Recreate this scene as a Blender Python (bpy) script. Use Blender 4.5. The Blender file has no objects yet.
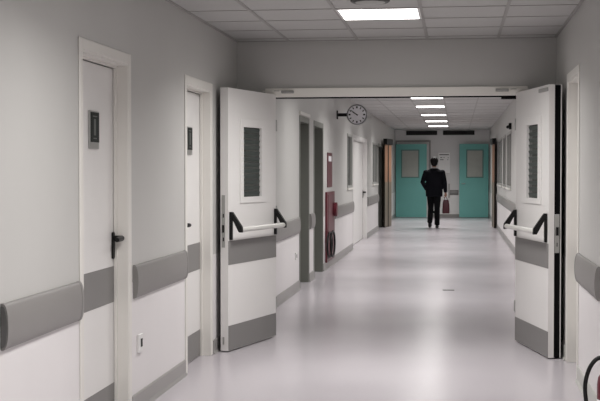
import bpy, bmesh, math, random
from mathutils import Vector, Matrix
random.seed(7)
S = bpy.context.scene
COL = S.collection
PI = math.pi

# ------------------------------------------------------------------ materials
def principled(name):
    m = bpy.data.materials.new(name); m.use_nodes = True
    return m, m.node_tree.nodes, m.node_tree.links, m.node_tree.nodes['Principled BSDF']

def mat(name, col, rough=.5, metal=0., var=.04, scale=6., bump=0., spec=None, coat=0.):
    """plain surface with faint procedural mottling"""
    m, N, L, B = principled(name)
    tc = N.new('ShaderNodeTexCoord')
    nz = N.new('ShaderNodeTexNoise'); nz.inputs['Scale'].default_value = scale
    nz.inputs['Detail'].default_value = 4
    L.new(tc.outputs['Object'], nz.inputs['Vector'])
    rp = N.new('ShaderNodeMapRange')
    rp.inputs['To Min'].default_value = 1 - var; rp.inputs['To Max'].default_value = 1 + var
    L.new(nz.outputs['Fac'], rp.inputs['Value'])
    mx = N.new('ShaderNodeVectorMath'); mx.operation = 'SCALE'
    mx.inputs[0].default_value = col
    L.new(rp.outputs['Result'], mx.inputs['Scale'])
    L.new(mx.outputs['Vector'], B.inputs['Base Color'])
    B.inputs['Roughness'].default_value = rough
    B.inputs['Metallic'].default_value = metal
    if spec is not None: B.inputs['Specular IOR Level'].default_value = spec
    if coat: B.inputs['Coat Weight'].default_value = coat
    if bump:
        n2 = N.new('ShaderNodeTexNoise'); n2.inputs['Scale'].default_value = 180
        L.new(tc.outputs['Object'], n2.inputs['Vector'])
        bp = N.new('ShaderNodeBump'); bp.inputs['Strength'].default_value = bump
        bp.inputs['Distance'].default_value = .002
        L.new(n2.outputs['Fac'], bp.inputs['Height']); L.new(bp.outputs['Normal'], B.inputs['Normal'])
    return m

def lit_low_wall(name, low, high, zsplit=.79):
    """wall paint with the brighter light below the hand rail put into its colour"""
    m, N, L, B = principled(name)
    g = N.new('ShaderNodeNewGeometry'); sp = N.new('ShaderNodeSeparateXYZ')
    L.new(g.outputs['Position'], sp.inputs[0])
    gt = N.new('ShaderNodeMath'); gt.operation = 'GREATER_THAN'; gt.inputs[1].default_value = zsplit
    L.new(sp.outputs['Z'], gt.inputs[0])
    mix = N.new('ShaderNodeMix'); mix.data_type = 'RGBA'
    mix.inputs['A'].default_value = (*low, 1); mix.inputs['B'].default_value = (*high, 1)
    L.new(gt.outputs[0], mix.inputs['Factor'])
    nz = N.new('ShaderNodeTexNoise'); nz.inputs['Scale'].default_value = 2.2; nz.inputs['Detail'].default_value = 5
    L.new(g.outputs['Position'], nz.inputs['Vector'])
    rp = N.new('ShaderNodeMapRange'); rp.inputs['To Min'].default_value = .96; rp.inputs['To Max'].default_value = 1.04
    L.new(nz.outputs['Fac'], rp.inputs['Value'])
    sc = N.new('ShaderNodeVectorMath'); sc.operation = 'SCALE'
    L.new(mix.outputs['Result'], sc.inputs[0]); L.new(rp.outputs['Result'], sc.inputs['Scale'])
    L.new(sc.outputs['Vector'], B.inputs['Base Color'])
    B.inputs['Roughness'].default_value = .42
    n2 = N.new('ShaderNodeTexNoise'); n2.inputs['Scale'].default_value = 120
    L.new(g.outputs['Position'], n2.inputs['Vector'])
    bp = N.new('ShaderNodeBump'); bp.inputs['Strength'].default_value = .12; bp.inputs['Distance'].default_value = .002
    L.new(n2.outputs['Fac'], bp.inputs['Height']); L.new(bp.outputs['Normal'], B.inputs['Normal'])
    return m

def floor_mat():
    m, N, L, B = principled('speckled_vinyl')
    g = N.new('ShaderNodeNewGeometry')
    n1 = N.new('ShaderNodeTexNoise'); n1.inputs['Scale'].default_value = .8; n1.inputs['Detail'].default_value = 1.5
    n2 = N.new('ShaderNodeTexNoise'); n2.inputs['Scale'].default_value = 45; n2.inputs['Detail'].default_value = 2
    L.new(g.outputs['Position'], n1.inputs['Vector']); L.new(g.outputs['Position'], n2.inputs['Vector'])
    ad = N.new('ShaderNodeMath'); ad.operation = 'MULTIPLY_ADD'; ad.inputs[1].default_value = .75
    L.new(n1.outputs['Fac'], ad.inputs[0]); 
    h = N.new('ShaderNodeMath'); h.operation = 'MULTIPLY'; h.inputs[1].default_value = .25
    L.new(n2.outputs['Fac'], h.inputs[0]); L.new(h.outputs[0], ad.inputs[2])
    cr = N.new('ShaderNodeValToRGB')
    cr.color_ramp.elements[0].position = .3; cr.color_ramp.elements[0].color = (.495, .462, .49, 1)
    cr.color_ramp.elements[1].position = .7; cr.color_ramp.elements[1].color = (.545, .512, .54, 1)
    L.new(ad.outputs[0], cr.inputs['Fac']); L.new(cr.outputs['Color'], B.inputs['Base Color'])
    mr = N.new('ShaderNodeMapRange'); mr.inputs['To Min'].default_value = .21; mr.inputs['To Max'].default_value = .25
    L.new(n1.outputs['Fac'], mr.inputs['Value']); L.new(mr.outputs['Result'], B.inputs['Roughness'])
    B.inputs['Specular IOR Level'].default_value = .4
    return m

def emit(name, col, strength):
    m, N, L, B = principled(name)
    B.inputs['Base Color'].default_value = (*col, 1)
    B.inputs['Emission Color'].default_value = (*col, 1)
    B.inputs['Emission Strength'].default_value = strength
    return m

M = dict(
    wall=lit_low_wall('painted_wall', (.735, .71, .71), (.505, .498, .482)),  # paler low colour carries the stronger light on the lower wall
    endwall=lit_low_wall('painted_end_wall', (.80, .79, .78), (.66, .655, .65)),
    floor=floor_mat(),
    tile=mat('ceiling_tile', (.47, .465, .455), .85, var=.05, scale=40, bump=.3),
    grid=mat('ceiling_grid_metal', (.33, .32, .31), .6),
    frame=mat('cream_frame_paint', (.74, .72, .68), .35, var=.02),
    leaf=mat('off_white_laminate', (.745, .73, .715), .35, var=.02),
    header=mat('header_paint', (.85, .83, .78), .4, var=.02),
    band=mat('grey_kick_vinyl', (.20, .193, .188), .42, var=.03, bump=.1),
    rail=mat('grey_rail_vinyl', (.225, .215, .208), .42, var=.03, bump=.15),
    railend=mat('dark_rail_endcap', (.10, .10, .098), .5),
    skirt=mat('grey_skirting_vinyl', (.30, .288, .28), .35, var=.03),
    green=mat('grey_green_door_paint', (.17, .175, .155), .45, var=.05),
    paleskirt=mat('pale_skirting_vinyl', (.50, .50, .47), .35),
    black=mat('black_plastic', (.006, .006, .006), .45, spec=.25),
    rubber=mat('black_rubber', (.005, .005, .005), .9, spec=.08),
    void=mat('dark_brown_panel', (.014, .012, .010), .7, spec=.2),
    steel=mat('brushed_steel', (.42, .42, .41), .35, metal=.8),
    grey=mat('closer_grey_metal', (.36, .36, .345), .4, metal=.2),
    bar=mat('push_bar_white', (.62, .61, .58), .3),
    glass=mat('dark_green_glass', (.018, .024, .02), .12),
    slat=mat('dark_green_blind', (.035, .048, .042), .5),
    wglass=mat('dim_window_glass', (.07, .075, .07), .1),
    hglass=mat('grey_wired_glass', (.42, .44, .40), .18, var=.1),
    rglass=mat('dim_grey_glass', (.16, .16, .15), .15, var=.1),
    teal=mat('teal_door_paint', (.17, .46, .425), .4, var=.06, scale=3),
    tealdark=mat('teal_window_frame', (.12, .24, .215), .5),
    brown=mat('brown_wood_veneer', (.29, .15, .09), .4, var=.12, scale=9),
    olive=mat('olive_brown_laminate', (.15, .12, .085), .4),
    red=mat('red_enamel', (.11, .012, .022), .35),
    redsign=mat('red_sign_plastic', (.10, .016, .026), .4),
    white=mat('white_plastic', (.75, .74, .73), .4),
    face=mat('clock_face_white', (.82, .81, .84), .4),
    rim=mat('clock_rim_grey', (.16, .16, .165), .35),
    paper=mat('notice_paper', (.88, .88, .87), .7),
    ink=mat('grey_ink', (.16, .16, .16), .7),
    vent=mat('dark_vent_metal', (.035, .035, .033), .5),
    suit=mat('black_suit_cloth', (.0045, .005, .0075), .9, var=.2, scale=30, spec=.15),
    trouser=mat('black_trouser_cloth', (.004, .004, .005), .9, spec=.15),
    shoe=mat('black_shoe_leather', (.006, .006, .006), .35),
    skin=mat('skin', (.30, .17, .12), .55),
    hair=mat('dark_hair', (.006, .005, .005), .7, spec=.2),
    shirt=mat('white_shirt', (.55, .55, .56), .8),
    bag=mat('dark_red_bag', (.06, .006, .013), .5),
    lamp=emit('lit_diffuser', (1, .985, .955), 6.0),
    panel=mat('label_screen', (.022, .025, .023), .7, spec=.2),
    panelmark=mat('label_mark', (.10, .11, .10), .6),
)

# ------------------------------------------------------------------ mesh helpers
class MB:
    def __init__(s): s.bm = bmesh.new()
    def box(s, x0, x1, y0, y1, z0, z1, bev=0., seg=2):
        r = bmesh.ops.create_cube(s.bm, size=1)
        vs = r['verts']
        for v in vs:
            v.co = Vector((x0 + (v.co.x + .5) * (x1 - x0), y0 + (v.co.y + .5) * (y1 - y0), z0 + (v.co.z + .5) * (z1 - z0)))
        if bev:
            es = list({e for v in vs for e in v.link_edges})
            bmesh.ops.bevel(s.bm, geom=es, offset=bev, segments=seg, affect='EDGES', profile=.5)
        return s
    def prism(s, pts, axis, a, b):
        """extrude a closed 2-D outline along an axis from a to b"""
        def P(p, t):
            if axis == 'x': return (t, p[0], p[1])
            if axis == 'y': return (p[0], t, p[1])
            return (p[0], p[1], t)
        A = [s.bm.verts.new(P(p, a)) for p in pts]; B = [s.bm.verts.new(P(p, b)) for p in pts]
        n = len(pts)
        s.bm.faces.new(A); s.bm.faces.new(B[::-1])
        for i in range(n): s.bm.faces.new((A[i], B[i], B[(i + 1) % n], A[(i + 1) % n]))
        return s
    def loft(s, rings, cap=True):
        R = [[s.bm.verts.new(p) for p in r] for r in rings]
        n = len(R[0])
        for a, b in zip(R, R[1:]):
            for i in range(n): s.bm.faces.new((a[i], a[(i + 1) % n], b[(i + 1) % n], b[i]))
        if cap: s.bm.faces.new(R[0][::-1]); s.bm.faces.new(R[-1])
        return s
    def ell(s, levels, n=20):
        """stack of horizontal ellipses (cx, cy, z, rx, ry)"""
        return s.loft([[(c[0] + c[3] * math.cos(2 * PI * i / n), c[1] + c[4] * math.sin(2 * PI * i / n), c[2]) for i in range(n)] for c in levels])
    def tube(s, pts, r, n=12, closed=False):
        pts = [Vector(p) for p in pts]
        rs = r if isinstance(r, (list, tuple)) else [r] * len(pts)
        rings = []; up = None
        for i, p in enumerate(pts):
            if closed: t = pts[(i + 1) % len(pts)] - pts[i - 1]
            else: t = pts[min(i + 1, len(pts) - 1)] - pts[max(i - 1, 0)]
            t.normalize()
            if up is None: up = t.orthogonal().normalized()
            up = (up - t * up.dot(t)).normalized(); w = t.cross(up)
            rings.append([p + (up * math.cos(2 * PI * k / n) + w * math.sin(2 * PI * k / n)) * rs[i] for k in range(n)])
        if closed:
            R = [[s.bm.verts.new(p) for p in q] for q in rings]
            for j in range(len(R)):
                a, b = R[j], R[(j + 1) % len(R)]
                for i in range(n): s.bm.faces.new((a[i], a[(i + 1) % n], b[(i + 1) % n], b[i]))
            return s
        return s.loft(rings)
    def cyl(s, a, b, r, n=24): return s.tube([a, b], r, n)
    def lathe(s, prof, c=(0, 0, 0), axis='z', n=32):
        """profile of (radius, height) turned about an axis"""
        rings = []
        for r, h in prof:
            ring = []
            for i in range(n):
                a = 2 * PI * i / n; u, v = r * math.cos(a), r * math.sin(a)
                p = (u, v, h) if axis == 'z' else (u, h, v) if axis == 'y' else (h, u, v)
                ring.append(Vector(p) + Vector(c))
            rings.append(ring)
        return s.loft(rings)
    def sph(s, c, rx, ry, rz, u=20, v=14):
        r = bmesh.ops.create_uvsphere(s.bm, u_segments=u, v_segments=v, radius=1)
        for w in r['verts']: w.co = Vector((c[0] + w.co.x * rx, c[1] + w.co.y * ry, c[2] + w.co.z * rz))
        return s
    def build(s, name, m, parent=None, smooth=False, local=None):
        bmesh.ops.recalc_face_normals(s.bm, faces=s.bm.faces[:])
        me = bpy.data.meshes.new(name); s.bm.to_mesh(me); s.bm.free()
        me.materials.append(m)
        if smooth:
            for p in me.polygons: p.use_smooth = True
            try: me.set_sharp_from_angle(angle=math.radians(38))
            except Exception: pass
        o = bpy.data.objects.new(name, me); COL.objects.link(o)
        if parent: o.parent = parent
        return o

def tag(o, label=None, cat=None, group=None, kind=None):
    if label: o['label'] = label
    if cat: o['category'] = cat
    if group: o['group'] = group
    if kind: o['kind'] = kind
    return o
def empty(name, loc=(0, 0, 0), rz=0.):
    o = bpy.data.objects.new(name, None); COL.objects.link(o)
    o.location = loc; o.rotation_euler = (0, 0, rz); o.empty_display_size = .1
    return o
def copy_tree(o, parent=None):
    c = o.copy(); COL.objects.link(c); c.parent = parent
    for ch in list(o.children): copy_tree(ch, c)
    return c

# ------------------------------------------------------------------ dimensions
XL, XR, XR2 = -1.915, .84, 1.03      # left wall, right wall (near), right wall (beyond fire doors)
YD = 10.36                          # fire door frame plane
ZC, ZC2 = 2.59, 2.75                # ceilings
YB, YE = -5.0, 37.8                 # ends of the corridor
T = .24                             # wall thickness

def side_wall(name, x, sgn, y0, y1, z1, openings, label):
    """wall slab whose visible face is the plane X=x; openings are (y0,y1,z0,z1)"""
    m = MB(); xs = sorted((x, x + sgn * T))
    y = y0
    for a, b, c, d in sorted(openings):
        if a > y: m.box(*xs, y, a, 0, z1)
        if c > 0: m.box(*xs, a, b, 0, c)
        m.box(*xs, a, b, d, z1)
        y = b
    m.box(*xs, y, y1, 0, z1)
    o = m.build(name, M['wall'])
    return tag(o, label, 'wall', kind='structure')

# ------------------------------------------------------------------ floor and ceilings
fb = MB(); nx, ny = 8, 260                       # the vinyl follows a very slightly uneven screed
def fz(x, y): return .0009 * math.sin(1.75 * y + .25 * math.sin(1.3 * x)) + .0006 * math.sin(2.9 * y + .35 * x + 1.2) + .0004 * math.sin(1.1 * x + .6 * y) - .0012
fv = [[fb.bm.verts.new((XL - T + (XR2 - XL + 2 * T) * i / nx, YB - .2 + (YE - YB + .4) * k / ny, 0)) for i in range(nx + 1)] for k in range(ny + 1)]
for row in fv:
    for v in row: v.co.z = fz(v.co.x, v.co.y)
for k in range(ny):
    for i in range(nx): fb.bm.faces.new((fv[k][i], fv[k][i + 1], fv[k + 1][i + 1], fv[k + 1][i]))
fb.box(XL - T, XR2 + T, YB - .2, YE + .2, -.1, -.01)
f = fb.build('floor', M['floor'], smooth=True)
tag(f, 'pale lilac grey vinyl floor running the length of the corridor', 'floor', kind='structure')
c = MB().box(XL - T, XR2 + T, YB, YD, ZC, ZC + .08).build('ceiling', M['tile'])
tag(c, 'suspended ceiling of pale square tiles over the near corridor', 'ceiling', kind='structure')
g = MB()
for i in range(-1, 5):
    x = -1.451 + .6 * i
    if XL < x < XR: g.box(x - .012, x + .012, YB, YD - .005, ZC - .005, ZC)
y = YD - .21
while y > YB + .1:
    g.box(XL + .002, XR - .002, y - .008, y + .008, ZC - .004, ZC); y -= .6
g.box(XL, XL + .022, YB, YD, ZC - .006, ZC).box(XR - .022, XR, YB, YD, ZC - .006, ZC).box(XL + .022, XR - .022, YD - .02, YD, ZC - .006, ZC)
g.build('ceiling_grid', M['grid'], c)
c2 = MB().box(XL - T, XR2 + T, YD + .14, YE, ZC2, ZC2 + .08).build('ceiling', M['tile'])
tag(c2, 'smooth pale ceiling over the far corridor beyond the fire doors', 'ceiling', kind='structure')
g = MB()
for x in (-1.42, -.82, -.22, .38): g.box(x - .012, x + .012, YD + .15, YE - .01, ZC2 - .004, ZC2)
y = YD + .8
while y < YE - .2:
    g.box(XL + .01, XR2 - .01, y - .006, y + .006, ZC2 - .003, ZC2); y += 1.2
g.build('ceiling_grid', M['grid'], c2)

# ------------------------------------------------------------------ walls
door_open = {1: (5.965, 6.825), 2: (8.365, 9.205), 3: (14.60, 15.47), 4: (16.10, 17.13), 5: (22.30, 25.70), 6: (29.55, 30.95)}
win_open = {1: (21.02, 21.98), 2: (27.5, 29.2)}
Lop = [(a, b, 0, 2.08) for a, b in door_open.values()] + [(a, b, 1.15, 2.12) for a, b in win_open.values()]
side_wall('wall_left', XL, -1, YB, YE, ZC2 + .08, Lop, 'long left wall of the corridor, grey with hand rails')
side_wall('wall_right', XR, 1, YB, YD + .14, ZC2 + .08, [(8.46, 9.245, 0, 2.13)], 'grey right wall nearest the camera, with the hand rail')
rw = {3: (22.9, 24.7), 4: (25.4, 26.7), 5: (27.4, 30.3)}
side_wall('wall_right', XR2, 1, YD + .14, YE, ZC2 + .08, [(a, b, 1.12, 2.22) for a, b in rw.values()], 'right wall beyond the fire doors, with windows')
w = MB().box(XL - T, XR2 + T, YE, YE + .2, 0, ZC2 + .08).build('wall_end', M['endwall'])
tag(w, 'far end wall of the corridor behind the teal doors', 'wall', kind='structure')
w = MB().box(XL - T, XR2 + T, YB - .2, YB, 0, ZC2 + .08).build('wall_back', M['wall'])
tag(w, 'end wall behind the camera', 'wall', kind='structure')
# wall above the fire doors and the narrow returns beside them
w = MB().box(XL, XR, YD, YD + .14, 2.175, ZC2 + .08).box(XL, -1.66, YD, YD + .14, 2.10, 2.175).box(.60, XR, YD, YD + .14, 2.10, 2.175)
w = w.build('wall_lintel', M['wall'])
tag(w, 'grey wall above the double fire doors', 'wall', kind='structure')

# fire door frame: header, jambs, seal, dark side panels
fr = MB().box(-1.66, .60, YD - .03, YD + .14, 2.098, 2.175, .004)
fr = fr.build('trim_1', M['header'])
tag(fr, 'pale metal header frame over the open fire doors', 'door frame', kind='structure')
MB().box(-1.66, -1.595, YD - .02, YD + .14, 0, 2.098, .004).box(.525, .60, YD - .02, YD + .14, 0, 2.098, .004).build('jamb', M['header'], fr)
MB().box(-1.59, .52, YD + .01, YD + .05, 2.088, 2.098).box(.38, .52, YD + .01, YD + .05, 2.07, 2.088).build('door_seal', M['rubber'], fr)
MB().box(XL, -1.66, YD + .02, YD + .10, 0, 2.10).box(.60, XR, YD + .02, YD + .10, 0, 2.10).build('side_panel', M['void'], fr)

# skirting
def skirt(name, x, sgn, segs, z=.11, t=.01, label='', m_='skirt'):
    m = MB()
    for a, b in segs:
        xs = (x, x - sgn * t)
        m.prism([(xs[0], 0), (xs[0], z), (x - sgn * t * .5, z), (xs[1], z - .008), (x - sgn * t, .02), (x - sgn * t * 2.2, .0)], 'y', a, b)
    o = m.build(name, M[m_]); return tag(o, label, 'skirting', kind='structure')
skirt('baseboard_left', XL, -1, [(YB, 5.9), (6.892, 8.296), (9.275, YD), (YD + .14, 14.53), (15.54, 16.03), (17.20, 22.2), (25.8, 29.5), (31.0, YE)], label='grey vinyl skirting along the left wall')
skirt('baseboard_right', XR, 1, [(YB, 8.39), (9.31, YD)], label='pale skirting along the near right wall', m_='paleskirt')
skirt('baseboard_right', XR2, 1, [(YD + .14, YE)], label='grey vinyl skirting along the far right wall')
tag(MB().box(-.79, .1, YE - .012, YE, 0, .1).build('baseboard_end', M['skirt']), 'grey skirting on the end wall between the teal doors', 'skirting', kind='structure')

# ------------------------------------------------------------------ wall doors
def wall_door(n, y0, y1, x, sgn, ztop, label, leafm, framem, rec=.078, aw=.06, hinge='near', sign=True, handle=True, bands=True, lever_z=1.06, double=False):
    """closed door in a side wall; sgn=+1 means the room side lies towards +X from the wall"""
    r = empty('door_%d' % n, (x, (y0 + y1) / 2, 0)); tag(r, label, 'door', kind='structure')
    yc = (y0 + y1) / 2; a, b = y0 - yc, y1 - yc
    def X(v): return sgn * v
    def bx(m, xa, xb, *k, **kw):
        xs = sorted((X(xa), X(xb))); return m.box(xs[0], xs[1], *k, **kw)
    m = MB()
    p = .007
    bx(m, 0, p, a - aw, a, 0, ztop + aw, bev=.004); bx(m, 0, p, b, b + aw, 0, ztop + aw, bev=.004); bx(m, 0, p, a, b, ztop, ztop + aw, bev=.004)
    m.build('architrave', framem, r)
    m = MB()
    bx(m, -rec - .05, p - .004, a, a + .006, 0, ztop); bx(m, -rec - .05, p - .004, b - .012, b, 0, ztop); bx(m, -rec - .05, p - .004, a + .012, b - .012, ztop - .012, ztop)
    # door stop
    bx(m, -rec, -rec + .018, b - .026, b - .012, 0, ztop - .012); bx(m, -rec, -rec + .018, a + .012, b - .026, ztop - .026, ztop - .012)
    m.build('door_lining', framem, r)
    leaves = [(a + .015, b - .015)] if not double else [(a + .015, a + (b - a) / 2 - .004), (a + (b - a) / 2 + .004, b - .015)]
    for la, lb in leaves:
        m = MB(); bx(m, -rec - .045, -rec - .003, la, lb, .006, ztop - .03, bev=.002)
        lf = m.build('leaf', leafm, r)
        if bands:
            m = MB(); bx(m, -rec - .003, -rec - .001, la + .002, lb - .002, .685, .895); m.build('protection_band', M['band'], lf)
            m = MB(); bx(m, -rec - .003, -rec - .001, la + .002, lb - .002, .01, .21); m.build('kick_plate', M['band'], lf)
    if handle:
        s = 1 if hinge == 'near' else -1
        hy = (b - .04) if hinge == 'near' else (a + .07)
        hx = -rec - .003
        h = MB(); bx(h, hx, hx + .010, hy - .026, hy + .026, lever_z - .12, lever_z + .035, bev=.009)
        h = h.build('handle', M['black'], lf, smooth=True)
        q = MB(); q.tube([(X(hx), hy, lever_z), (X(hx + .048), hy, lever_z), (X(hx + .058), hy - s * .012, lever_z), (X(hx + .06), hy - s * .12, lever_z - .003)], [.016, .016, .017, .014], 12)
        q.build('lever', M['black'], h, smooth=True)
    if sign:
        sy = sign; hx = -rec - .003
        q = MB(); bx(q, hx, hx + .012, sy - .085, sy + .085, 1.575, 1.785, bev=.004)
        sg = q.build('sign_plate', M['steel'], lf); tag(sg, 'silver edged room sign with a dark panel')
        q = MB(); bx(q, hx + .012, hx + .014, sy - .074, sy + .078, 1.612, 1.777); q.build('sign_panel', M['panel'], sg)
        q = MB()
        bx(q, hx + .014, hx + .015, sy - .02, sy + .015, 1.65, 1.74); bx(q, hx + .014, hx + .015, sy - .04, sy + .04, 1.752, 1.758)
        bx(q, hx + .014, hx + .015, sy - .03, sy + .03, 1.630, 1.636)
        q.build('sign_mark', M['panelmark'], sg)
    return r

wall_door(1, *door_open[1], XL, 1, 2.08, 'closed off-white door nearest the camera on the left wall, with black lever handle', M['leaf'], M['frame'], sign=.01)
wall_door(2, *door_open[2], XL, 1, 2.08, 'closed off-white door just before the open left fire door', M['leaf'], M['frame'], hinge='far', sign=.0001)
wall_door(3, *door_open[3], XL, 1, 2.08, 'nearer of the two grey-green doors on the left wall past the fire doors', M['green'], M['green'], sign=None, handle=False, bands=False, rec=.19)
wall_door(4, *door_open[4], XL, 1, 2.08, 'further grey-green door, just before the red fire point', M['green'], M['green'], sign=None, handle=False, bands=False, rec=.19)
wall_door(5, *door_open[5], XL, 1, 2.08, 'wide white double door past the clock on the left wall', M['leaf'], M['leaf'], sign=None, bands=False, rec=.08, double=True, lever_z=1.0)
wall_door(6, *door_open[6], XL, 1, 2.08, 'dark grey door just before the brown doors on the left wall', M['green'], M['green'], sign=None, handle=False, bands=False, rec=.1)
wall_door(7, 8.46, 9.245, XR, -1, 2.13, 'cream framed door in the near right wall beside the fire door', M['leaf'], M['frame'], sign=None, handle=False, rec=.1)
# pale drip strip over the first grey-green door
tag(MB().box(XL, XL + .02, 14.55, 15.53, 2.15, 2.19, .003).build('trim_2', M['frame']), 'pale head trim over the nearer grey-green door', 'trim', kind='structure')

# ------------------------------------------------------------------ windows in the side walls
def wall_window(n, y0, y1, x, sgn, z0, z1, label, gl, mull=1):
    r = empty('window_%d' % n, (x, (y0 + y1) / 2, 0)); tag(r, label, 'window', kind='structure')
    yc = (y0 + y1) / 2; a, b = y0 - yc, y1 - yc
    def bx(m, xa, xb, *k):
        xs = sorted((sgn * xa, sgn * xb)); return m.box(xs[0], xs[1], *k)
    m = MB(); fw = .045
    bx(m, -.07, .008, a, a + fw, z0, z1); bx(m, -.07, .012, b - fw, b, z0, z1)
    bx(m, -.07, .012, a + fw, b - fw, z0, z0 + fw); bx(m, -.07, .012, a + fw, b - fw, z1 - fw, z1)
    for k in range(1, mull + 1):
        yy = a + (b - a) * k / (mull + 1); bx(m, -.06, .004, yy - .025, yy + .025, z0 + fw, z1 - fw)
    m.build('window_frame', M['grey'], r)
    m = MB(); bx(m, -.03, -.02, a + fw, b - fw, z0 + fw, z1 - fw); m.build('pane', gl, r)
    m = MB(); bx(m, 0, .03, a - .02, b + .02, z0 - .03, z0); m.build('window_sill', M['frame'], r)
    # dark sheet standing for the dim room behind
    m = MB(); bx(m, -.2, -.19, a, b, z0, z1); m.build('dim_backing', M['vent'], r)
wall_window(1, 21.02, 21.98, XL, 1, 1.15, 2.12, 'dark window on the left wall just past the clock', M['glass'], 0)
wall_window(2, 27.5, 29.2, XL, 1, 1.15, 2.12, 'grey-green window on the left wall before the brown doors', M['wglass'])
for n, (a, b) in rw.items():
    wall_window(n, a, b, XR2, -1, 1.12, 2.22, {3: 'nearest window on the far right wall, under the black camera', 4: 'middle window on the far right wall', 5: 'longest and furthest window on the far right wall'}[n], M['rglass'])

# ------------------------------------------------------------------ hand rails
def rail(y0, y1, x, sgn, label, cap0=True, cap1=True, group='grey hand rails on the corridor walls'):
    """bumper rail: bulging section; sgn=+1 projects towards +X"""
    r = empty('hand_rail', (x, (y0 + y1) / 2, .79)); tag(r, label, 'hand rail', group=group)
    h = (y1 - y0) / 2
    def prof(t, s=1.):
        pts = [(0, -.098 * s)]
        for k in range(15):
            a = -PI / 2 + PI * k / 14
            pts.append((sgn * (.006 + t * abs(math.cos(a)) ** .75), .1 * s * math.sin(a)))
        pts.append((0, .098 * s)); return pts
    a = -h + (.03 if cap0 else 0); b = h - (.03 if cap1 else 0)
    MB().prism(prof(.027), 'y', a, b).build('cover', M['rail'], r, smooth=True)
    for on, s0, s1 in ((cap0, -h, a), (cap1, b, h)):
        if on: MB().prism(prof(.0285, 1.012), 'y', s0, s1).build('end_cap', M['rail'], r, smooth=True)
    return r
near_rail = rail(4.84, 5.885, XL, 1, 'grey hand rail segment nearest the camera on the left wall')
rail(6.93, 8.285, XL, 1, 'grey hand rail between the two near left doors')
rail(YD + .2, 14.45, XL, 1, 'long grey hand rail just past the left fire door')
rail(15.58, 16.0, XL, 1, 'short grey hand rail piece between the grey-green doors')
rail(18.75, 22.18, XL, 1, 'grey hand rail between the red fire point and the white double door')
rail(25.85, 29.4, XL, 1, 'grey hand rail below the furthest left window')
rail(7.16, 8.37, XR, -1, 'grey hand rail on the near right wall, cut by the photo edge')
rail(YD + .3, 30.4, XR2, -1, 'grey hand rail along the far right wall')
# near end of the first left rail shows its dark hollow section
e = MB().prism([(XL + .002, .70)] + [(XL + .006 + .024 * abs(math.cos(-PI / 2 + PI * k / 10)) ** .75, .79 + .09 * math.sin(-PI / 2 + PI * k / 10)) for k in range(11)] + [(XL + .002, .88)], 'y', 4.834, 4.8395).build('end_plug', M['railend'], near_rail)
e.location = (-XL, -(4.84 + 5.885) / 2, -.79); tag(e, 'dark end plug')

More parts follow.
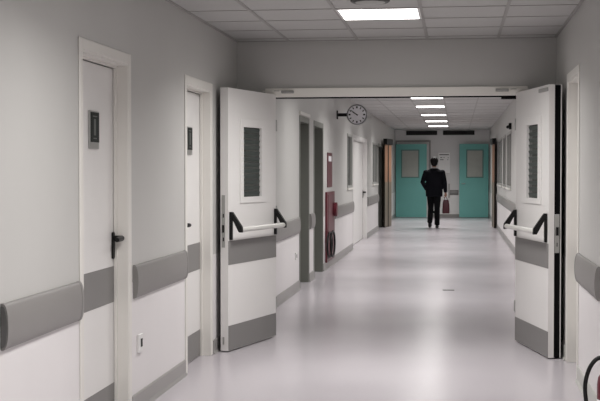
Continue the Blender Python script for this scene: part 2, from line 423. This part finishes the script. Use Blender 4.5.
# ------------------------------------------------------------------ open fire doors
def fire_leaf(name, loc, d, s, label, length, thick, win, frm, band1, black_edge):
    """s=+1: thickness to local +y and bars on -y"""
    rz = math.atan2(d[1], d[0])
    r = empty(name, (loc[0], loc[1], 0), rz); tag(r, label, 'door', group='open fire door leaves')
    def Y(v): return s * v
    def bx(m, x0, x1, ya, yb, z0, z1, bev=0.):
        ys = sorted((Y(ya), Y(yb))); return m.box(x0, x1, ys[0], ys[1], z0, z1, bev)
    front = .045 if black_edge else thick
    m = MB(); w0, w1, v0, v1 = win
    # leaf with a real opening for the vision panel
    bx(m, 0, w0, 0, front, .008, 2.12); bx(m, w1, length, 0, front, .008, 2.12)
    bx(m, w0, w1, 0, front, .008, v0); bx(m, w0, w1, 0, front, v1, 2.12)
    m.build('panel', M['leaf'], r)
    if black_edge:
        m = MB(); bx(m, .02, length - .006, front, front + .048, .012, 2.115); m.build('edge_core', M['rubber'], r)
        m = MB(); bx(m, .01, length, front + .048, front + .054, .008, 2.12); m.build('back_panel', M['leaf'], r)
        m = MB(); bx(m, length - .006, length - .003, front + .004, front + .042, .82, 1.12)
        lk = m.build('lock_plate', M['steel'], r)
        m = MB(); bx(m, length - .003, length + .006, front + .014, front + .034, .955, 1.02); bx(m, length - .003, length, front + .02, front + .026, .87, .90); m.build('latch', M['black'], lk)
    else:
        m = MB(); bx(m, length, length + .002, .028, .056, .84, 1.26)
        lk = m.build('lock_plate', M['grey'], r)
        m = MB(); bx(m, length + .002, length + .010, .034, .050, .96, 1.02); bx(m, length + .002, length + .004, .036, .046, .89, .92); bx(m, length + .002, length + .004, .036, .046, 1.08, 1.11); m.build('latch', M['black'], lk)
        m = MB(); bx(m, length, length + .0015, .036, .05, .06, .12); m.build('bolt_plate', M['steel'], r)
    # bead around the vision panel
    f0, f1, g0, g1 = frm
    m = MB()
    bx(m, f0, w0, -.010, 0, g0, g1, .002); bx(m, w1, f1, -.010, 0, g0, g1, .002)
    bx(m, w0, w1, -.010, 0, g0, v0, .002); bx(m, w0, w1, -.010, 0, v1, g1, .002)
    vb = m.build('window_bead', M['leaf'], r)
    m = MB(); bx(m, w0, w1, .014, .018, v0, v1); m.build('pane', M['glass'], vb)
    m = MB(); n = 12
    for k in range(n):
        z = v0 + (v1 - v0) * (k + .5) / n
        ys = [(Y(.0135), z - .016), (Y(.006), z + .012), (Y(.0075), z + .015), (Y(.0135), z - .010)]
        m.prism(ys, 'x', w0 + .006, w1 - .006)
    m.build('slats', M['slat'], vb)
    # protection plates
    m = MB(); bx(m, band1[0], band1[1], -.003, 0, .70, .892); m.build('protection_band', M['band'], r)
    m = MB(); bx(m, band1[0], band1[1], -.003, 0, .012, .21); m.build('kick_plate', M['band'], r)
    # push bar
    pb = MB(); pb.tube([(.045, Y(-.09), .985), (.94, Y(-.09), .985)], .021, 16)
    pb = pb.build('push_bar', M['bar'], r, smooth=True)
    for u in (.035, .945):
        m = MB(); bx(m, u - .017, u + .017, -.022, -.003, .90, 1.125, .005)
        m.build('bracket', M['black'], pb, smooth=True)
        m = MB(); ou = [(Y(-.004), 1.125), (Y(-.026), 1.125), (Y(-.110), 1.005), (Y(-.112), .962), (Y(-.085), .962), (Y(-.022), 1.075), (Y(-.004), 1.08)]
        m.prism(ou, 'x', u - .014, u + .014)
        m.build('lever_arm', M['black'], pb)
    # hinges
    for z in (.3, 1.1, 1.85):
        m = MB(); m.cyl((-.008, Y(.0), z - .05), (-.008, Y(.0), z + .05), .009, 12); m.build('hinge', M['steel'], r, smooth=True)
    if black_edge:
        m = MB(); bx(m, length - .26, length - .02, -.012, 0, 2.07, 2.1, .003); m.build('top_bolt', M['grey'], r)
    return r
fire_leaf('fire_door', (-1.566, 10.33), (-.2485, -.9686), -1,
          'open left leaf of the white double fire doors, beside the second left door',
          .975, .068, (.325, .692, 1.24, 1.815), (.24, .755, 1.19, 1.885), (.0, .975), False)
fire_leaf('fire_door', (.503, 10.33), (.2070, -.9783), 1,
          'open right leaf of the white double fire doors, with black rubber edge',
          .985, .05, (.372, .70, 1.235, 1.826), (.28, .785, 1.19, 1.89), (.0, .985), True)

# overhead closers on the header
def closer(x, s, label):
    r = empty('door_closer', (x, YD - .03, 2.142)); tag(r, label, 'door closer', group='door closers on the header')
    MB().box(-.055, .055, -.028, 0, -.012, .012, .004).build('closer_body', M['grey'], r)
    MB().box(*sorted((s * .05, s * .22)), -.020, -.006, .004, .013, .001).build('arm', M['header'], r)
    MB().box(*sorted((s * .07, s * .12)), -.022, -.0205, .006, .011).build('arm_clip', M['grey'], r)
closer(-1.46, -1, 'small grey closer at the left end of the header')
closer(.385, 1, 'small grey closer at the right end of the header')

# ------------------------------------------------------------------ ceiling lights
LAMP_W, LAMP_SPREAD = 34, 145
def ceiling_light(x, y, z, lx=.6, ly=.6):
    r = empty('ceiling_light', (x, y, z))
    m = MB(); a, b = lx / 2 - .006, ly / 2 - .006; t = .018
    m.box(-a, -a + t, -b, b, -.008, 0).box(a - t, a, -b, b, -.008, 0).box(-a + t, a - t, -b, -b + t, -.008, 0).box(-a + t, a - t, b - t, b, -.008, 0)
    m.build('light_frame', M['white'], r)
    MB().box(-a + t, a - t, -b + t, b - t, -.006, -.001).build('diffuser', M['lamp'], r)
    ld = bpy.data.lights.new('panel_lamp', 'AREA'); ld.shape = 'RECTANGLE'; ld.size = lx - .06; ld.size_y = ly - .06
    ld.energy = LAMP_W; ld.color = (1, .98, .96); ld.spread = math.radians(LAMP_SPREAD)
    lo = bpy.data.objects.new('panel_lamp', ld); COL.objects.link(lo); lo.parent = r; lo.location = (0, 0, -.012)
    return r
l0 = ceiling_light(-.551, 8.65, ZC)
tag(l0, 'bright square light panel in the near ceiling', 'ceiling light', group='ceiling light panels')
NEAR = [(5.05, 'lit panel in the near ceiling above the camera'), (1.45, 'lit panel behind the camera')]
for y, lb in NEAR + [(-2.15, 'lit panel furthest behind the camera')]:
    q = copy_tree(l0); q.location = (-.551, y, ZC); q['label'] = lb
far_names = {13.75: 'lit panel hidden just beyond the fire door header', 17.2: 'second lit panel beyond the header', 21.15: 'far ceiling light panel half cut by the door header',
             24.1: 'second visible light panel of the far ceiling row', 27.7: 'middle light panel of the five in the far ceiling',
             31.2: 'fourth light panel of the far ceiling row', 34.6: 'furthest light panel, just before the dark vents'}
for y, lb in far_names.items():
    q = copy_tree(l0); q.location = (-.52, y, ZC2); q['label'] = lb

# round ceiling fitting at the top edge
r = empty('smoke_detector', (-.565, 7.87, ZC)); tag(r, 'round fitting on the near ceiling, cut by the top photo edge', 'ceiling fitting')
MB().lathe([(.115, 0), (.13, -.006), (.13, -.022), (.118, -.03), (.10, -.03)], n=40).build('rim', M['vent'], r, smooth=True)
MB().lathe([(.10, -.028), (.098, -.032), (.05, -.04), (.01, -.041)], n=40).build('cover', M['grey'], r, smooth=True)

# ------------------------------------------------------------------ clock
r = empty('wall_clock', (XL, 19.2, 2.36)); tag(r, 'round white clock on a black bracket projecting from the left wall', 'clock')
MB().box(0, .02, -.04, .04, -.07, .07, .005).build('wall_plate', M['black'], r)
MB().box(.02, .17, -.02, .02, -.026, .026, .004).build('bracket_arm', M['black'], r)
CX, CR = .328, .165
MB().lathe([(CR - .012, -.045), (CR, -.04), (CR, .04), (CR - .012, .045)], (CX, 0, 0), 'y', 48).build('case', M['rim'], r, smooth=True)
fc = MB().lathe([(CR - .02, -.048), (CR - .02, -.044)], (CX, 0, 0), 'y', 48).build('dial', M['face'], r)
for k in range(12):
    a = 2 * PI * k / 12; u = Vector((math.sin(a), 0, math.cos(a))); v = Vector((math.cos(a), 0, -math.sin(a)))
    p = Vector((CX, -.0495, 0)) + u * .118; ww = .014 if k % 3 else .02
    q = [p + u * .016 + v * ww * .6, p + u * .016 - v * ww * .6, p - u * .016 - v * ww * .6, p - u * .016 + v * ww * .6]
    MB().prism([(w_.x, w_.z) for w_ in q], 'y', -.0495, -.048).build('hour_mark', M['black'], fc)
for nm, ang, ln, wd, yy in (('hour_hand', 302, .085, .010, -.051), ('minute_hand', 308, .12, .006, -.053)):
    a = math.radians(ang); u = Vector((math.sin(a), 0, math.cos(a))); v = Vector((math.cos(a), 0, -math.sin(a))); p = Vector((CX, 0, 0))
    q = [p - u * .02 - v * wd, p - u * .02 + v * wd, p + u * ln + v * wd * .5, p + u * ln - v * wd * .5]
    MB().prism([(w_.x, w_.z) for w_ in q], 'y', yy, yy + .0015).build(nm, M['black'], fc)

# ------------------------------------------------------------------ wall sockets and fittings
def socket(y, z, label, s=1.):
    r = empty('wall_socket', (XL, y, z)); tag(r, label, 'wall socket', group='sockets low on the left wall')
    MB().box(0, .016, -.045 * s, .045 * s, -.055 * s, .055 * s, .004).build('cover_plate', M['white'], r)
    MB().box(.016, .019, -.014 * s, .022 * s, -.022 * s, .028 * s, .001).build('insert', M['black'], r)
socket(7.06, .405, 'white socket with dark insert beside the nearest left door')
socket(14.2, .43, 'small socket low on the wall before the grey-green door', .8)

fo = MB().box(-.16, -.02, 14.62, 14.69, 0, .004, .001).build('floor_plate', M['vent'])
tag(fo, 'small dark plate set in the middle of the floor', 'floor plate')

r = empty('security_camera', (XR2, 22.9, 2.30)); tag(r, 'small black camera high on the far right wall', 'camera')
MB().box(-.05, 0, -.05, .05, -.06, .06, .008).build('mount', M['black'], r)
MB().cyl((-.05, 0, 0), (-.075, -.05, -.02), .028, 16).build('lens', M['black'], r, smooth=True)

# ------------------------------------------------------------------ fire point on the left wall
sg = MB().box(XL, XL + .012, 17.73, 18.38, 1.21, 1.73, .002).build('fire_sign', M['redsign'])
tag(sg, 'upright dark red fire sign above the fire point on the left wall', 'sign')
MB().box(XL + .012, XL + .0135, 17.85, 18.25, 1.60, 1.68).build('sign_pictogram', M['face'], sg)
r = empty('hose_cabinet', (XL, 18.03, 0)); tag(r, 'tall dark red fire hose cabinet with reel on the left wall', 'hose cabinet')
MB().box(0.001, .03, -.56, .56, .10, 1.14, .004).build('body', M['red'], r)
MB().box(.03, .036, -.45, .45, .15, 1.10, .002).build('door', M['redsign'], r)
MB().lathe([(.09, .036), (.11, .042), (.11, .09), (.09, .096), (.03, .096)], (0, .34, .86), 'x', 36).build('reel', M['red'], r, smooth=True)
m = MB()
pts = [(.055, -.42 + .34 * math.cos(2 * PI * k / 40), .36 + .18 * math.sin(2 * PI * k / 40)) for k in range(40)]
m.tube(pts, .015, 10, closed=True)
pts = [(.095, -.36 + .28 * math.cos(2 * PI * k / 40), .37 + .19 * math.sin(2 * PI * k / 40)) for k in range(40)]
m.tube(pts, .015, 10, closed=True)
m.build('hose', M['black'], r, smooth=True)

# ------------------------------------------------------------------ fire extinguisher, right foreground
r = empty('fire_extinguisher', (.762, 6.0, 0)); tag(r, 'red fire extinguisher with black hose loop at the bottom right photo edge', 'fire extinguisher')
MB().lathe([(.066, 0), (.071, .01), (.071, .40), (.066, .435), (.05, .46), (.025, .475), (.022, .49)], n=36).build('cylinder', M['red'], r, smooth=True)
MB().lathe([(.0725, .02), (.0725, .05)], n=36).build('base_ring', M['black'], r, smooth=True)
MB().lathe([(.0718, .16), (.0718, .33)], n=36).build('label_band', M['paper'], r, smooth=True)
MB().box(-.025, .025, -.02, .02, .485, .53, .005).box(-.012, .012, -.09, .03, .53, .542, .003).build('valve', M['black'], r)
MB().box(-.012, .012, -.10, .02, .565, .575, .003).box(-.008, .008, .012, .024, .53, .575).build('squeeze_handle', M['black'], r)
ps = [(-.02, 0, .51), (-.045, 0, .532), (-.075, 0, .525), (-.105, 0, .485), (-.123, 0, .43), (-.128, 0, .38), (-.122, 0, .31), (-.105, 0, .22), (-.088, 0, .15), (-.086, 0, .10)]
def smooth_path(p, n=5):
    P = [Vector(q) for q in p]; out = []
    for i in range(len(P) - 1):
        a = P[max(i - 1, 0)]; b = P[i]; c_ = P[i + 1]; d = P[min(i + 2, len(P) - 1)]
        for k in range(n):
            t = k / n
            out.append(.5 * ((2 * b) + (-a + c_) * t + (2 * a - 5 * b + 4 * c_ - d) * t * t + (-a + 3 * b - 3 * c_ + d) * t ** 3))
    out.append(P[-1]); return out
MB().tube(smooth_path(ps), .0105, 12).build('hose', M['black'], r, smooth=True)
MB().tube([(-.086, 0, .11), (-.086, 0, .03)], [.013, .019], 14).build('nozzle', M['black'], r, smooth=True)

# ------------------------------------------------------------------ far brown doors folded back against the walls
def brown_leaf(loc, d, s, label):
    rz = math.atan2(d[1], d[0]); r = empty('wooden_door', (*loc, 0), rz); tag(r, label, 'door', group='open brown doors in the far corridor')
    L_ = .9
    def bx(m, x0, x1, ya, yb, z0, z1, bev=0.):
        ys = sorted((s * ya, s * yb)); return m.box(x0, x1, ys[0], ys[1], z0, z1, bev)
    m = MB(); bx(m, 0, L_, 0, .045, .008, 2.14); m.build('panel', M['brown'], r)
    m = MB(); bx(m, 0, L_, -.004, 0, .01, 1.17); m.build('lower_cladding', M['olive'], r)
    m = MB(); bx(m, .40, .52, -.007, 0, .01, 2.13); m.build('meeting_strip', M['void'], r)
    m = MB(); bx(m, L_, L_ + .004, .0, .045, .008, 2.14); m.build('edge_strip', M['void'], r)
    m = MB(); bx(m, .06, .88, -.05, .045, 2.14, 2.29, .005); m.build('overhead_closer', M['black'], r)
    return r
brown_leaf((-1.70, 31.6), (-.135, -.991), -1, 'open brown wooden door standing against the left wall far down')
brown_leaf((.925, 31.6), (.035, -.999), 1, 'open brown wooden door standing against the right wall far down')
fr = MB().box(XL, -1.73, 31.62, 31.74, 0, 2.3).box(.95, XR2, 31.62, 31.74, 0, 2.3).build('trim_3', M['olive'])
tag(fr, 'brown posts of the far door frame on both walls', 'door frame', kind='structure')

# ------------------------------------------------------------------ end wall
def teal_door(x, width, d, label, mirror):
    """hinged at x on the end wall, slightly ajar"""
    rz = math.atan2(d[1], d[0]); r = empty('teal_door', (x, YE - .10, 0), rz); tag(r, label, 'door', group='teal doors in the end wall')
    s = -1 if mirror else 1
    def bx(m, x0, x1, y0, y1, z0, z1, bev=0.):
        ys = sorted((s * y0, s * y1)); return m.box(x0, x1, *ys, z0, z1, bev)
    w0, w1, v0, v1 = .17 * width, .77 * width, 1.24, 2.13
    m = MB(); bx(m, 0, w0, 0, .045, .01, 2.30); bx(m, w1, width, 0, .045, .01, 2.30); bx(m, w0, w1, 0, .045, .01, v0); bx(m, w0, w1, 0, .045, v1, 2.30)
    m.build('panel', M['teal'], r)
    m = MB(); t = .035
    bx(m, w0, w0 + t, -.006, .03, v0, v1); bx(m, w1 - t, w1, -.006, .03, v0, v1); bx(m, w0 + t, w1 - t, -.006, .03, v0, v0 + t); bx(m, w0 + t, w1 - t, -.006, .03, v1 - t, v1)
    wf = m.build('window_frame', M['tealdark'], r)
    m = MB(); bx(m, w0 + t, w1 - t, .01, .016, v0 + t, v1 - t); m.build('pane', M['hglass'], wf)
    h = MB(); h.tube([(width - .07, 0, 1.06), (width - .07, -s * .05, 1.06), (width - .18, -s * .055, 1.06)], .012, 10)
    h.build('handle', M['steel'], r, smooth=True)
    return r
teal_door(-1.89, .98, (.985, -.174), 'left teal door, ajar, with a tall grey glass pane', False)
teal_door(.995, .905, (-.992, -.126), 'right teal door, behind the man carrying a bag', True)
fr = MB().box(-1.905, -1.86, YE - .03, YE, 0, 2.42).box(-.85, -.80, YE - .03, YE, 0, 2.42).box(-1.86, -.85, YE - .03, YE, 2.37, 2.42).build('trim_4', M['skirt'])
tag(fr, 'grey frame of the left teal door', 'door frame', kind='structure')
MB().box(-1.86, -.85, YE - .004, YE, .002, 2.37).build('inner_panel', M['white'], fr)

def vent(x0, x1, label):
    z0, z1 = 2.585, 2.725
    r = empty('air_vent', ((x0 + x1) / 2, YE, (z0 + z1) / 2)); tag(r, label, 'air vent', group='dark air vents on the end wall')
    w_, h_ = (x1 - x0) / 2, (z1 - z0) / 2
    MB().box(-w_, w_, -.006, 0, -h_, h_).build('backing', M['black'], r)
    MB().box(-w_, w_, -.02, -.006, h_ - .012, h_).box(-w_, w_, -.02, -.006, -h_, -h_ + .012).box(-w_, -w_ + .012, -.02, -.006, -h_ + .012, h_ - .012).box(w_ - .012, w_, -.02, -.006, -h_ + .012, h_ - .012).build('vent_frame', M['vent'], r)
    n = 14
    for k in range(1, n): xx = -w_ + 2 * w_ * k / n; MB().box(xx - .006, xx + .006, -.016, -.006, -h_ + .012, h_ - .012).build('louvre', M['vent'], r)
vent(-1.57, -.60, 'left dark air vent high on the end wall')
vent(-.42, .56, 'right dark air vent high on the end wall')

n_ = MB().box(-.56, -.20, YE - .006, YE, 1.40, 2.03).build('notice', M['paper']); tag(n_, 'white notice sheet on the end wall behind the man', 'notice')
m = MB()
m.box(-.53, -.23, YE - .008, YE - .006, 1.955, 1.985)
for z, a, b in ((1.87, -.50, -.44), (1.87, -.40, -.37), (1.86, -.27, -.24), (1.80, -.51, -.40), (1.80, -.28, -.25)): m.box(a, b, YE - .008, YE - .006, z, z + .022)
m.build('print', M['ink'], n_)
r = empty('hand_rail', (0, YE, .78)); tag(r, 'short grey hand rail on the end wall beside the right teal door', 'hand rail', group='grey hand rails on the corridor walls')
MB().prism([(0, -.08), (-.03, -.05), (-.045, 0), (-.03, .05), (0, .08)], 'x', -.2, .07).build('cover', M['rail'], r)
wb = MB().box(-.245, -.205, YE - .05, YE, .62, 1.06, .006).build('wall_box', M['grey']); tag(wb, 'narrow grey box on the end wall beside the man', 'wall box')

# ------------------------------------------------------------------ the walking man
def remeshed(mb, name, m, parent, voxel, it=4, fac=.6):
    o = mb.build(name + '_raw', m)
    md = o.modifiers.new('r', 'REMESH'); md.mode = 'VOXEL'; md.voxel_size = voxel; md.use_smooth_shade = True
    sm = o.modifiers.new('s', 'SMOOTH'); sm.iterations = it; sm.factor = fac
    dg = bpy.context.evaluated_depsgraph_get(); dg.update()
    me = bpy.data.meshes.new_from_object(o.evaluated_get(dg)); me.name = name
    bpy.data.objects.remove(o, do_unlink=True)
    me.materials.clear(); me.materials.append(m)
    for p in me.polygons: p.use_smooth = True
    q = bpy.data.objects.new(name, me); COL.objects.link(q)
    if parent: q.parent = parent
    return q
P = empty('person', (-.56, 30.7, 0)); tag(P, 'man in a black suit walking away, carrying a dark red bag', 'person')
# joints (he faces +Y; image left is -X)
HL, HR = Vector((-.095, 0, .93)), Vector((.085, 0, .93))
KL, KR = Vector((-.085, .10, .51)), Vector((.075, -.02, .50))
AL, AR = Vector((-.105, -.13, .16)), Vector((.075, .10, .09))
SL, SR = Vector((-.205, 0, 1.43)), Vector((.205, 0, 1.43))
EL, ER = Vector((-.295, -.05, 1.17)), Vector((.268, -.03, 1.16))
WL, WR = Vector((-.195, .13, .97)), Vector((.29, .03, .90))
b = MB()
b.ell([(0, 0, .86, .13, .09), (0, 0, .93, .165, .105), (0, 0, 1.05, .15, .095), (0, .0, 1.18, .155, .10), (0, 0, 1.33, .185, .11), (0, 0, 1.43, .17, .095), (0, 0, 1.49, .11, .07), (0, .005, 1.53, .06, .06)])
b.tube([(0, 0, 1.48), (0, .005, 1.55), (0, .015, 1.62)], [.064, .056, .055], 16)
# head: skull, face, jaw, nose, ears
b.sph((0, .012, 1.685), .076, .094, .108); b.sph((0, .045, 1.635), .056, .06, .07)
b.tube([(0, .10, 1.70), (0, .122, 1.665), (0, .10, 1.655)], [.010, .015, .012], 8)
b.sph((0, .098, 1.628), .024, .010, .008); b.sph((-.03, .092, 1.70), .014, .010, .010); b.sph((.03, .092, 1.70), .014, .010, .010)
for s in (-1, 1): b.sph((s * .079, .005, 1.68), .009, .020, .032)
for H_, K_, A_, in ((HL, KL, AL), (HR, KR, AR)):
    b.tube([H_, H_.lerp(K_, .5), K_, K_.lerp(A_, .35), A_], [.085, .073, .054, .054, .036], 14)
for S_, E_, W_ in ((SL, EL, WL), (SR, ER, WR)):
    b.tube([S_, S_.lerp(E_, .5), E_, E_.lerp(W_, .4), W_], [.055, .048, .040, .039, .027], 12)
def hand(W_, dirv, side, curl):
    """palm, four fingers and a thumb; side = unit vector across the knuckles, curl = direction fingers bend"""
    d = dirv.normalized(); a = side.normalized(); c_ = curl.normalized()
    b.tube([W_, W_ + d * .045, W_ + d * .09], [.026, .034, .032], 12)
    for k, ln in enumerate((.068, .078, .073, .058)):
        o_ = W_ + d * .085 + a * (.030 - .020 * k)
        p1 = o_ + (d * .8 + c_ * .45).normalized() * ln * .45; p2 = p1 + (d * .2 + c_).normalized() * ln * .35; p3 = p2 + (c_ * .7 - d * .6).normalized() * ln * .25
        b.tube([o_, p1, p2, p3], [.0095, .009, .0085, .0075], 8)
    t0 = W_ + d * .03 + a * .024
    b.tube([t0, t0 + (a + d + c_ * .5).normalized() * .035, t0 + (a * .4 + d * 1.4 + c_).normalized() * .068], [.012, .0105, .0085], 8)
hand(WL, Vector((.05, .25, -1)), Vector((.2, 1, .1)), Vector((1, 0, 0)))
hand(WR, Vector((.05, 0, -1)), Vector((-.2, 1, 0)), Vector((-1, 0, 0)))
body = remeshed(b, 'body', M['skin'], P, .0075, 2, .5)
# trousers
t = MB()
t.ell([(0, 0, .84, .15, .105), (0, 0, .93, .182, .122), (0, 0, 1.04, .168, .11)])
for H_, K_, A_ in ((HL, KL, AL), (HR, KR, AR)):
    e_ = A_ + (A_ - K_).normalized() * .015
    t.tube([H_ + Vector((0, 0, .03)), H_.lerp(K_, .5), K_, K_.lerp(A_, .5), e_], [.100, .090, .074, .070, .066], 16)
remeshed(t, 'trousers', M['trouser'], P, .014, 3)
# jacket with sleeves, shoulders and skirt
j = MB()
j.ell([(0, -.005, .80, .215, .145), (0, -.005, .95, .215, .142), (0, 0, 1.08, .202, .13), (0, 0, 1.2, .208, .135), (0, -.005, 1.34, .23, .14), (0, -.005, 1.43, .225, .12), (0, -.005, 1.485, .155, .095), (0, 0, 1.525, .085, .075)], 28)
for S_, E_, W_ in ((SL, EL, WL), (SR, ER, WR)):
    j.sph(S_ + Vector((0, 0, -.012)), .078, .078, .072)
    j.tube([S_ + Vector((0, 0, -.012)), S_.lerp(E_, .5), E_, E_.lerp(W_, .5), W_ + (E_ - W_).normalized() * .01], [.074, .068, .060, .053, .045], 16)
remeshed(j, 'jacket', M['suit'], P, .014, 3)
MB().tube([(.055 * math.cos(2 * PI * k / 24), .005 + .055 * math.sin(2 * PI * k / 24), 1.545 + .008 * math.sin(2 * PI * k / 24)) for k in range(24)], .013, 10, closed=True).build('shirt_collar', M['shirt'], P, smooth=True)
h = MB(); h.sph((0, -.004, 1.712), .100, .108, .112); h.sph((0, -.04, 1.655), .088, .070, .08)
remeshed(h, 'hair', M['hair'], P, .008, 2)
for A_, pitch in ((AL, .75), (AR, 0.)):
    s_ = MB(); n = 16
    prof = [(-.085, .035, .030), (-.07, .042, .05), (-.02, .042, .085), (.04, .046, .07), (.11, .048, .045), (.17, .042, .035), (.195, .02, .022)]
    rings = []
    for yy, rx, hh in prof:
        ring = []
        for i in range(n):
            a = 2 * PI * i / n; p = Vector((rx * math.cos(a), yy, hh / 2 + hh / 2 * math.sin(a)))
            ring.append(p)
        rings.append(ring)
    base = Vector((A_.x, A_.y, 0 if pitch == 0 else .0))
    R_ = Matrix.Rotation(-pitch, 3, 'X')
    if pitch:
        piv = Vector((0, .13, 0))
        rings = [[R_ @ (p - piv) + piv for p in ring] for ring in rings]
        hz = min(p.z for ring in rings for p in ring); rings = [[p - Vector((0, 0, hz)) for p in ring] for ring in rings]
    s_.loft([[p + base for p in ring] for ring in rings])
    s_.build('shoe', M['shoe'], P, smooth=True)
# bag, its own thing, hanging from the right hand
B_ = empty('bag', (-.56 + .30, 30.73, 0)); tag(B_, 'dark red bag hanging from the walking man\'s right hand', 'bag')
rings = []
for z, w_, d_ in ((.37, .075, .06), (.375, .09, .075), (.45, .092, .08), (.6, .086, .07), (.70, .070, .05), (.72, .055, .04)):
    rings.append([(w_ * math.copysign(abs(math.cos(2 * PI * i / 24)) ** .5, math.cos(2 * PI * i / 24)), d_ * math.copysign(abs(math.sin(2 * PI * i / 24)) ** .5, math.sin(2 * PI * i / 24)), z) for i in range(24)])
MB().loft(rings).build('body', M['bag'], B_, smooth=True)
MB().tube(smooth_path([(-.045, -.01, .71), (-.033, -.02, .77), (-.008, -.022, .805), (.02, -.02, .77), (.04, -.01, .71)]), .007, 8).build('carry_handle', M['bag'], B_, smooth=True)

# ------------------------------------------------------------------ world, camera, colour management
W = bpy.data.worlds.new('World'); S.world = W; W.use_nodes = True
W.node_tree.nodes['Background'].inputs[0].default_value = (.5, .5, .5, 1)
W.node_tree.nodes['Background'].inputs[1].default_value = .0

cd = bpy.data.cameras.new('Camera'); cam = bpy.data.objects.new('Camera', cd); COL.objects.link(cam)
cd.sensor_width = 36; cd.sensor_fit = 'HORIZONTAL'; cd.lens = 1193.4 / 600 * 36
cd.clip_end = 200
cam.location = (0, 0, 1.4523)
cam.rotation_euler = (PI / 2 - .0246, 0, .1302)
S.camera = cam
S.view_settings.view_transform = 'Standard'; S.view_settings.look = 'None'
S.view_settings.gamma = 1; S.view_settings.use_curve_mapping = False
S.view_settings.exposure = 0.23
